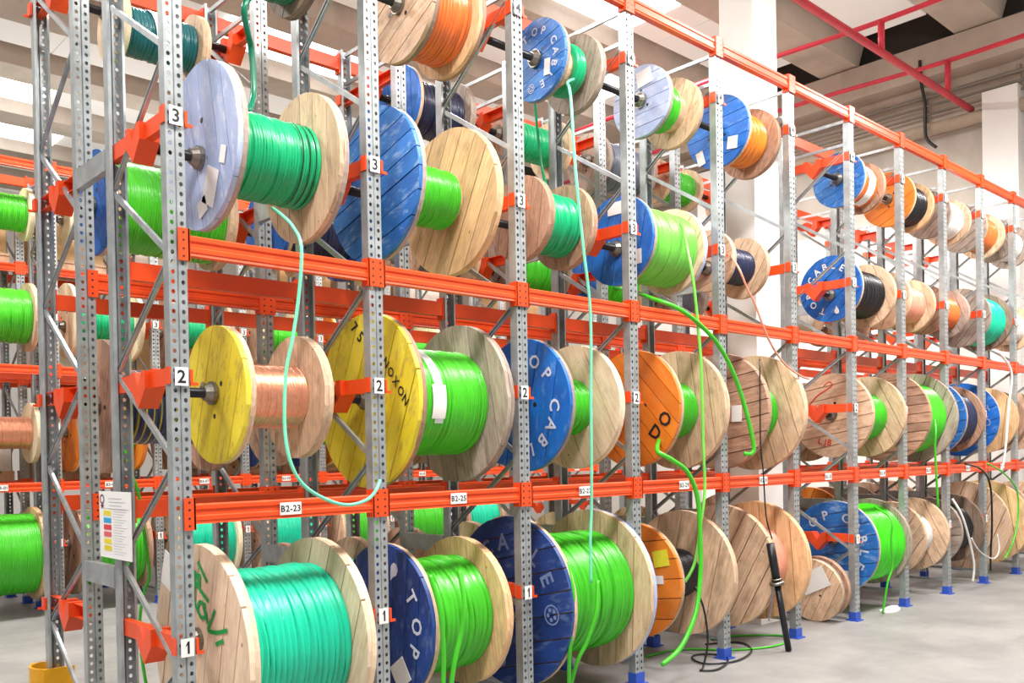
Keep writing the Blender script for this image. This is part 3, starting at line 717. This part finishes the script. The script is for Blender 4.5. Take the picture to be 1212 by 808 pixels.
# ------------------------------------------------------------------ loose and hanging cables
def tail(key, pts, r, mat, name='cable_tail'):
    root = DR[key][0]; o = tube(name, pts, r, mat); o.parent = root; o.location = -Vector(root.location); return o
tail((1, 0, 3), [(0.61, 0.22, 2.97), (0.6, 0.11, 2.91), (0.6, 0.0, 2.83), (0.6, -0.08, 2.71), (0.58, -0.08, 2.47), (0.54, -0.08, 2.25), (0.5, -0.08, 2.08), (0.48, -0.09, 1.83), (0.49, -0.11, 1.66), (0.55, -0.11, 1.54), (0.66, -0.11, 1.46), (0.81, -0.11, 1.41), (0.94, -0.11, 1.43), (1.0, -0.11, 1.48), (1.04, -0.09, 1.53)], .0095, K['mint'])
tail((1, 2, 4), [(2.93, .20, 4.26), (2.77, 0.11, 4.16), (2.66, -0.02, 4.01), (2.63, -0.08, 3.51), (2.68, -0.09, 3.02), (2.74, -0.09, 2.58), (2.72, -0.1, 1.97), (2.71, -0.1, 1.35), (2.69, -0.1, 1.08), (2.69, -0.1, 0.8)], .010, K['mint'])
tail((1, 2, 3), [(3.15, 0.83, 4.73), (3.18, 0.83, 4.29), (3.2, 0.79, 3.83), (3.14, 0.66, 3.62), (3.0, 0.5, 3.49), (2.85, 0.36, 3.42)], .011, K['emerald'])
tail((2, 4, 3), [(4.85, 1.45, 3.2), (4.66, 1.32, 3.17), (4.09, 0.66, 2.98), (3.63, 0.11, 2.80), (3.69, -0.10, 2.7), (3.99, -0.11, 2.58), (4.21, -0.11, 2.44), (4.39, -0.11, 2.24), (4.53, -0.11, 2.0), (4.63, -0.12, 1.71), (4.62, -0.11, 1.63), (4.57, -0.07, 1.63)], .017, K['green'])
tail((1, 3, 3), [(4.03, 0.11, 3.44), (3.92, -0.02, 3.18), (3.89, -0.09, 2.94), (3.93, -0.1, 2.6), (3.95, -0.11, 2.25), (3.96, -0.11, 1.68), (3.97, -0.11, 1.36), (3.91, -0.11, 1.11), (3.86, -0.09, 0.83), (3.8, -0.04, 0.68)], .012, K['pale_green'])
tail((1, 3, 2), [(3.75, .14, 1.75), (3.47, -0.06, 1.66), (3.56, -0.11, 1.6), (3.73, -0.13, 1.5), (3.85, -0.13, 1.3), (3.86, -0.14, 0.99), (3.84, -0.15, 0.74), (3.73, -0.18, 0.47), (3.52, -0.2, 0.26), (3.28, -0.22, 0.18)], .018, K['green'])
tail((1, 4, 3), [(4.95, .25, 3.36), (4.71, 0.11, 3.26), (4.56, -0.06, 3.1), (4.64, -0.08, 2.95), (4.73, -0.09, 2.84), (4.87, -0.09, 2.64), (5.0, -0.09, 2.5), (5.21, -0.08, 2.37), (5.46, -0.08, 2.29), (5.7, -.02, 2.28)], .009, K['pink'])
tail((1, 1, 1), [(1.37, -0.08, .99), (1.39, -0.14, 0.8), (1.41, -0.14, 0.56), (1.42, -0.11, 0.27), (1.42, -.08, .02)], .015, K['green'])
tail((1, 1, 1), [(1.60, -0.06, 0.99), (1.57, -0.14, 0.81), (1.54, -0.14, 0.65), (1.48, -0.14, 0.46), (1.46, -0.11, 0.22), (1.46, -.05, .02)], .015, K['green'])
tail((1, 2, 1), [(2.44, -0.12, 0.96), (2.42, -0.19, 0.79), (2.42, -0.18, 0.58), (2.43, -0.14, 0.35), (2.5, -0.06, 0.02)], .014, K['green'])
tail((1, 2, 1), [(2.7, -0.15, 0.82), (2.64, -0.19, 0.63), (2.59, -0.15, 0.44), (2.53, -0.11, 0.3), (2.5, -0.03, 0.02)], .014, K['green'])
tail((1, 6, 1), [(7.2, .1, 1.06), (7.12, -0.1, .95), (7.1, -0.11, 0.74), (7.12, -0.11, 0.49), (7.05, -0.09, 0.32), (7.0, -0.06, 0.02)], .011, K['green'])
tail((1, 7, 2), [(8.3, -.06, 1.95), (8.2, -0.11, 1.82), (8.2, -0.10, 1.65), (8.22, -0.10, 1.42), (8.26, -0.1, 1.01)], .012, K['green'])
tail((1, 0, 4), [(.60, .36, 4.15), (0.53, 0.33, 4.03), (0.58, 0.39, 3.93), (0.62, 0.44, 3.89), (0.63, 0.44, 3.78), (0.62, 0.42, 3.63), (0.56, 0.36, 3.50)], .017, K['dark_green'])
tail((1, 3, 1), [(3.98, -.0, .62), (4.02, -.05, .45), (4.05, -.06, .2), (4.0, -.05, .012), (3.9, -.1, .012), (4.0, -.17, .012), (4.25, -.1, .012), (4.42, .05, .012), (4.36, .22, .012), (4.2, .2, .012), (4.1, .0, .012), (4.35, -.12, .012), (4.75, .0, .012), (4.95, .25, .012), (4.7, .42, .012)], .008, K['black'])
def loose(pts, r, mat, label, sub=6):
    return tag(tube('loose_cable', pts, r, mat, None, 7, sub), label, 'cable')
loose([(10.25, -0.06, 2.80), (10.53, -0.10, 2.57), (10.43, -0.10, 2.15), (10.26, -0.1, 1.53), (10.14, -0.1, 1.36)], .014, K['white'], 'white cable hanging in front of the second tier at the right edge')
loose([(9.05, -0.09, 1.46), (9.49, -0.11, 1.38), (9.75, -0.11, 1.18), (9.79, -0.11, 0.73), (9.77, -0.1, 0.42), (9.78, -0.09, 0.17)], .012, K['black'], 'black cable drooping over the lower beam near the right edge')
loose([(8.85, -.02, 1.07), (8.91, -0.10, 0.88), (9.07, -0.12, 0.58), (9.19, -0.12, 0.3), (9.2, -.1, .1)], .013, K['white'], 'bundle of white cables hanging beside the dark drum near right edge')
loose([(9.04, -0.15, 0.62), (9.26, -0.16, 0.45), (9.67, -0.16, 0.33), (9.89, -0.15, 0.41), (9.9, -.13, .6)], .008, K['white'], 'thin white cable sagging in a loop at bottom right')
loose([(9.72, -0.09, 1.45), (10.17, -0.12, 1.32), (10.6, -0.12, 1.1), (10.65, -0.12, 0.78), (10.46, -0.12, 0.47), (10.2, -0.11, 0.28)], .010, K['green'], 'thin green cable looping down in front of last tan drum')
loose([(0.06, 0.90, 1.75), (0.09, 0.88, 1.6), (0.13, 0.88, 1.47), (0.16, 0.88, 1.22), (0.2, 0.94, 1.02), (0.19, 0.99, 0.93), (0.16, 0.99, 0.74), (0.19, 0.99, 0.4), (.3, 1.0, .012), (.6, 1.05, .012)], .009, K['green'], 'green cable dangling behind the white notice sheet to the floor')
loose([(4.9, .5, .01), (5.2, .42, .01), (5.45, .12, .01), (5.1, -.05, .01), (4.7, .1, .01), (4.4, .45, .01), (4.0, .5, .01)], .009, K['green'], 'green cable end lying curled on the floor under the rack')
loose([(4.84, -0.06, 2.4), (4.75, -0.11, 1.74), (4.77, -0.12, 1.47), (4.77, -0.14, 1.12), (4.83, -0.155, 0.93)], .006, K['black'], 'thin black line hanging straight down above the leaning black pole')

# ------------------------------------------------------------------ things on the floor and frames
po = empty('leaning_pole', (4.95, -.22, 0), 'black round pole with a metal collar leaning against the front rack', 'pole')
a, b = Vector((0, 0, .01)), Vector((-.14, .07, .895))
MB().cyl(a, a+(b-a)*.62, .026, n=14).cyl(a+(b-a)*.62, b, .034, n=14).build('shaft', M['axle'], po, True)
MB().cyl(a+(b-a)*.62, a+(b-a)*.645, .062, n=18).cyl(a+(b-a)*.66, a+(b-a)*.675, .045, n=18).build('collar', M['collar'], po, True)
tube('cord', [a+(b-a)*.62+Vector((-.05, 0, 0)), a+(b-a)*.4+Vector((-.13, .02, 0)), a+(b-a)*.3+Vector((-.17, .03, 0))], .006, K['grey'], po)
# small drum leaning on the floor in the column bay
sd = empty('cable_drum', (5.70*B, .26*B, .302), 'small worn drum on the floor beside column with large white paper', 'cable drum', None, (0, math.radians(-7), 0))
flange(sd, .03, .275*B, 'tan', 'grey', 6, .5, .05); flange(sd, .15, .275*B, 'brown', 'brown', 6, .2, .05)
o = MB().cyl((.05, 0, 0), (.13, 0, 0), .2, n=24, caps=False).build('core', W['tan'], sd, True)
o = MB().box(-.004, 0, -.15, .15, -.10, .10).build('paper_label', M['white'], sd); o.location = (-.006, -.02, .10); o.rotation_euler = (math.radians(-25), 0, 0)
pf = MB()
n = 9; pts = [(math.cos(2*PI*k/n)*(.19+.05*math.sin(3*k)), math.sin(2*PI*k/n)*(.10+.03*math.cos(5*k))) for k in range(n)]
pf.prism(pts, 0, .012, 'z'); pf.prism([(x*.6+.05, y*.6) for x, y in pts], .012, .03, 'z')
o = pf.build('crumpled_paper', M['white']); o.location = (7.35, .02, .001); tag(o, 'flat crumpled white paper lying on the floor under the green cable', 'paper')
gd = empty('post_guard', (-.02, 1.80*B, 0), 'yellow curved guard round the base of the left rear post', 'guard')
mb = MB(); n = 14
prof = []
for k in range(n+1):
    a = PI*.5+PI*k/n; prof.append((.10*math.cos(a)-.02, .13*math.sin(a)))
for k in range(n):
    (x0, y0), (x1, y1) = prof[k], prof[k+1]
    mb.add([(x0, y0, 0), (x1, y1, 0), (x1, y1, .40), (x0, y0, .40), (x0*.9, y0*.9, 0), (x1*.9, y1*.9, 0), (x1*.9, y1*.9, .40), (x0*.9, y0*.9, .40)],
           [(0, 1, 2, 3), (4, 7, 6, 5), (3, 2, 6, 7), (0, 4, 5, 1)])
mb.build('shield', M['yellow_guard'], gd)
MB().box(-.08, .10, .117, .13, 0, .40).box(-.08, .10, -.13, -.117, 0, .40).build('side_plate', M['yellow_guard'], gd)
ns = empty('notice_sheet', (-.075, .655, 1.33), 'white printed notice sheet with coloured boxes hung on the frame end', 'notice')
MB().box(-.004, 0, -.22, .22, -.172, .172).build('sheet', M['white'], ns)
cols = [('#e8d53a', .060), ('#2aa3dc', .022), ('#d83a44', -.014), ('#e0606a', -.050), ('#e8d53a', -.086), ('#e2cc28', -.122)]
for h, z in cols:
    MB().box(-.006, -.004, .05, .155, z-.013, z+.013).build('colour_box', plain('notice_'+h[1:], h, .6, 0, .02), ns)
lm_ = plain('notice_line', '#b9b6bd', .6)
mb = MB()
for k in range(4): mb.box(-.0055, -.004, -.10-.05*(k % 2), .08, .135-.018*k, .138-.018*k)
mb.box(-.0055, -.004, -.20, .20, .083, .085)
for k in range(17): mb.box(-.0055, -.004, -.16+.03*((k*7) % 3), .02, .07-.0135*k, .0715-.0135*k)
mb.build('print_line', lm_, ns)
mb = MB(); n = 18
P = [(-.0055, .175+r*1.25*math.cos(2*PI*k/n), .130+r*math.sin(2*PI*k/n)) for r in (.026, .017) for k in range(n)]
mb.add(P, [(k, (k+1) % n, n+(k+1) % n, n+k) for k in range(n)]); mb.prism([(.200, .098), (.175, .080), (.150, .098), (.175, .106)], -.0055, -.004)
mb.build('emblem', plain('notice_maroon', '#7a2a48', .6), ns)
# cardboard boxes and pallets on the farthest rack
cb = plain('cardboard', '#c9a376', .75, 0, .1); wrapm = plain('wrapped_goods', '#e9e2da', .5)
bxm = MB().box(-.42, .42, -.32, .32, 0, .5).mesh('carton', [None])
tape_m = MB().box(-.423, .423, -.03, .03, -.0, .503).mesh('tape', [M['duct']])
plm = MB()
for y in (-.28, 0, .28): plm.box(-.45, .45, y-.05, y+.05, 0, .09)
for x in (-.38, -.19, 0, .19, .38): plm.box(x-.07, x+.07, -.34, .34, .09, .12)
plm = plm.mesh('pallet', [None])
k = 0
for i in range(10):
    for z, nm in ((1.276, 'lower beams'), (2.415, 'middle beams'), (3.6, 'upper beams')):
        if (i*3+int(z*2)) % 4 == 3: continue
        k += 1; x = (T3+i+.5)*B; zz = z*B+.047
        p_ = put('pallet', plm, None, (x, 7.32*B, zz), mat=W['tan']); tag(p_, f'wooden pallet on the {nm} of the farthest rack, {ORD[i]} bay', 'pallet')
        o = put('carton', bxm, None, (x, 7.32*B, zz+.121), None, (1, 1, .8+.5*((k*37) % 5)/5), cb if k % 3 else wrapm)
        put('tape', tape_m, o); tag(o, f'{"brown" if k % 3 else "white wrapped"} box on a pallet, {nm} of the farthest rack, {ORD[i]} bay', 'box')
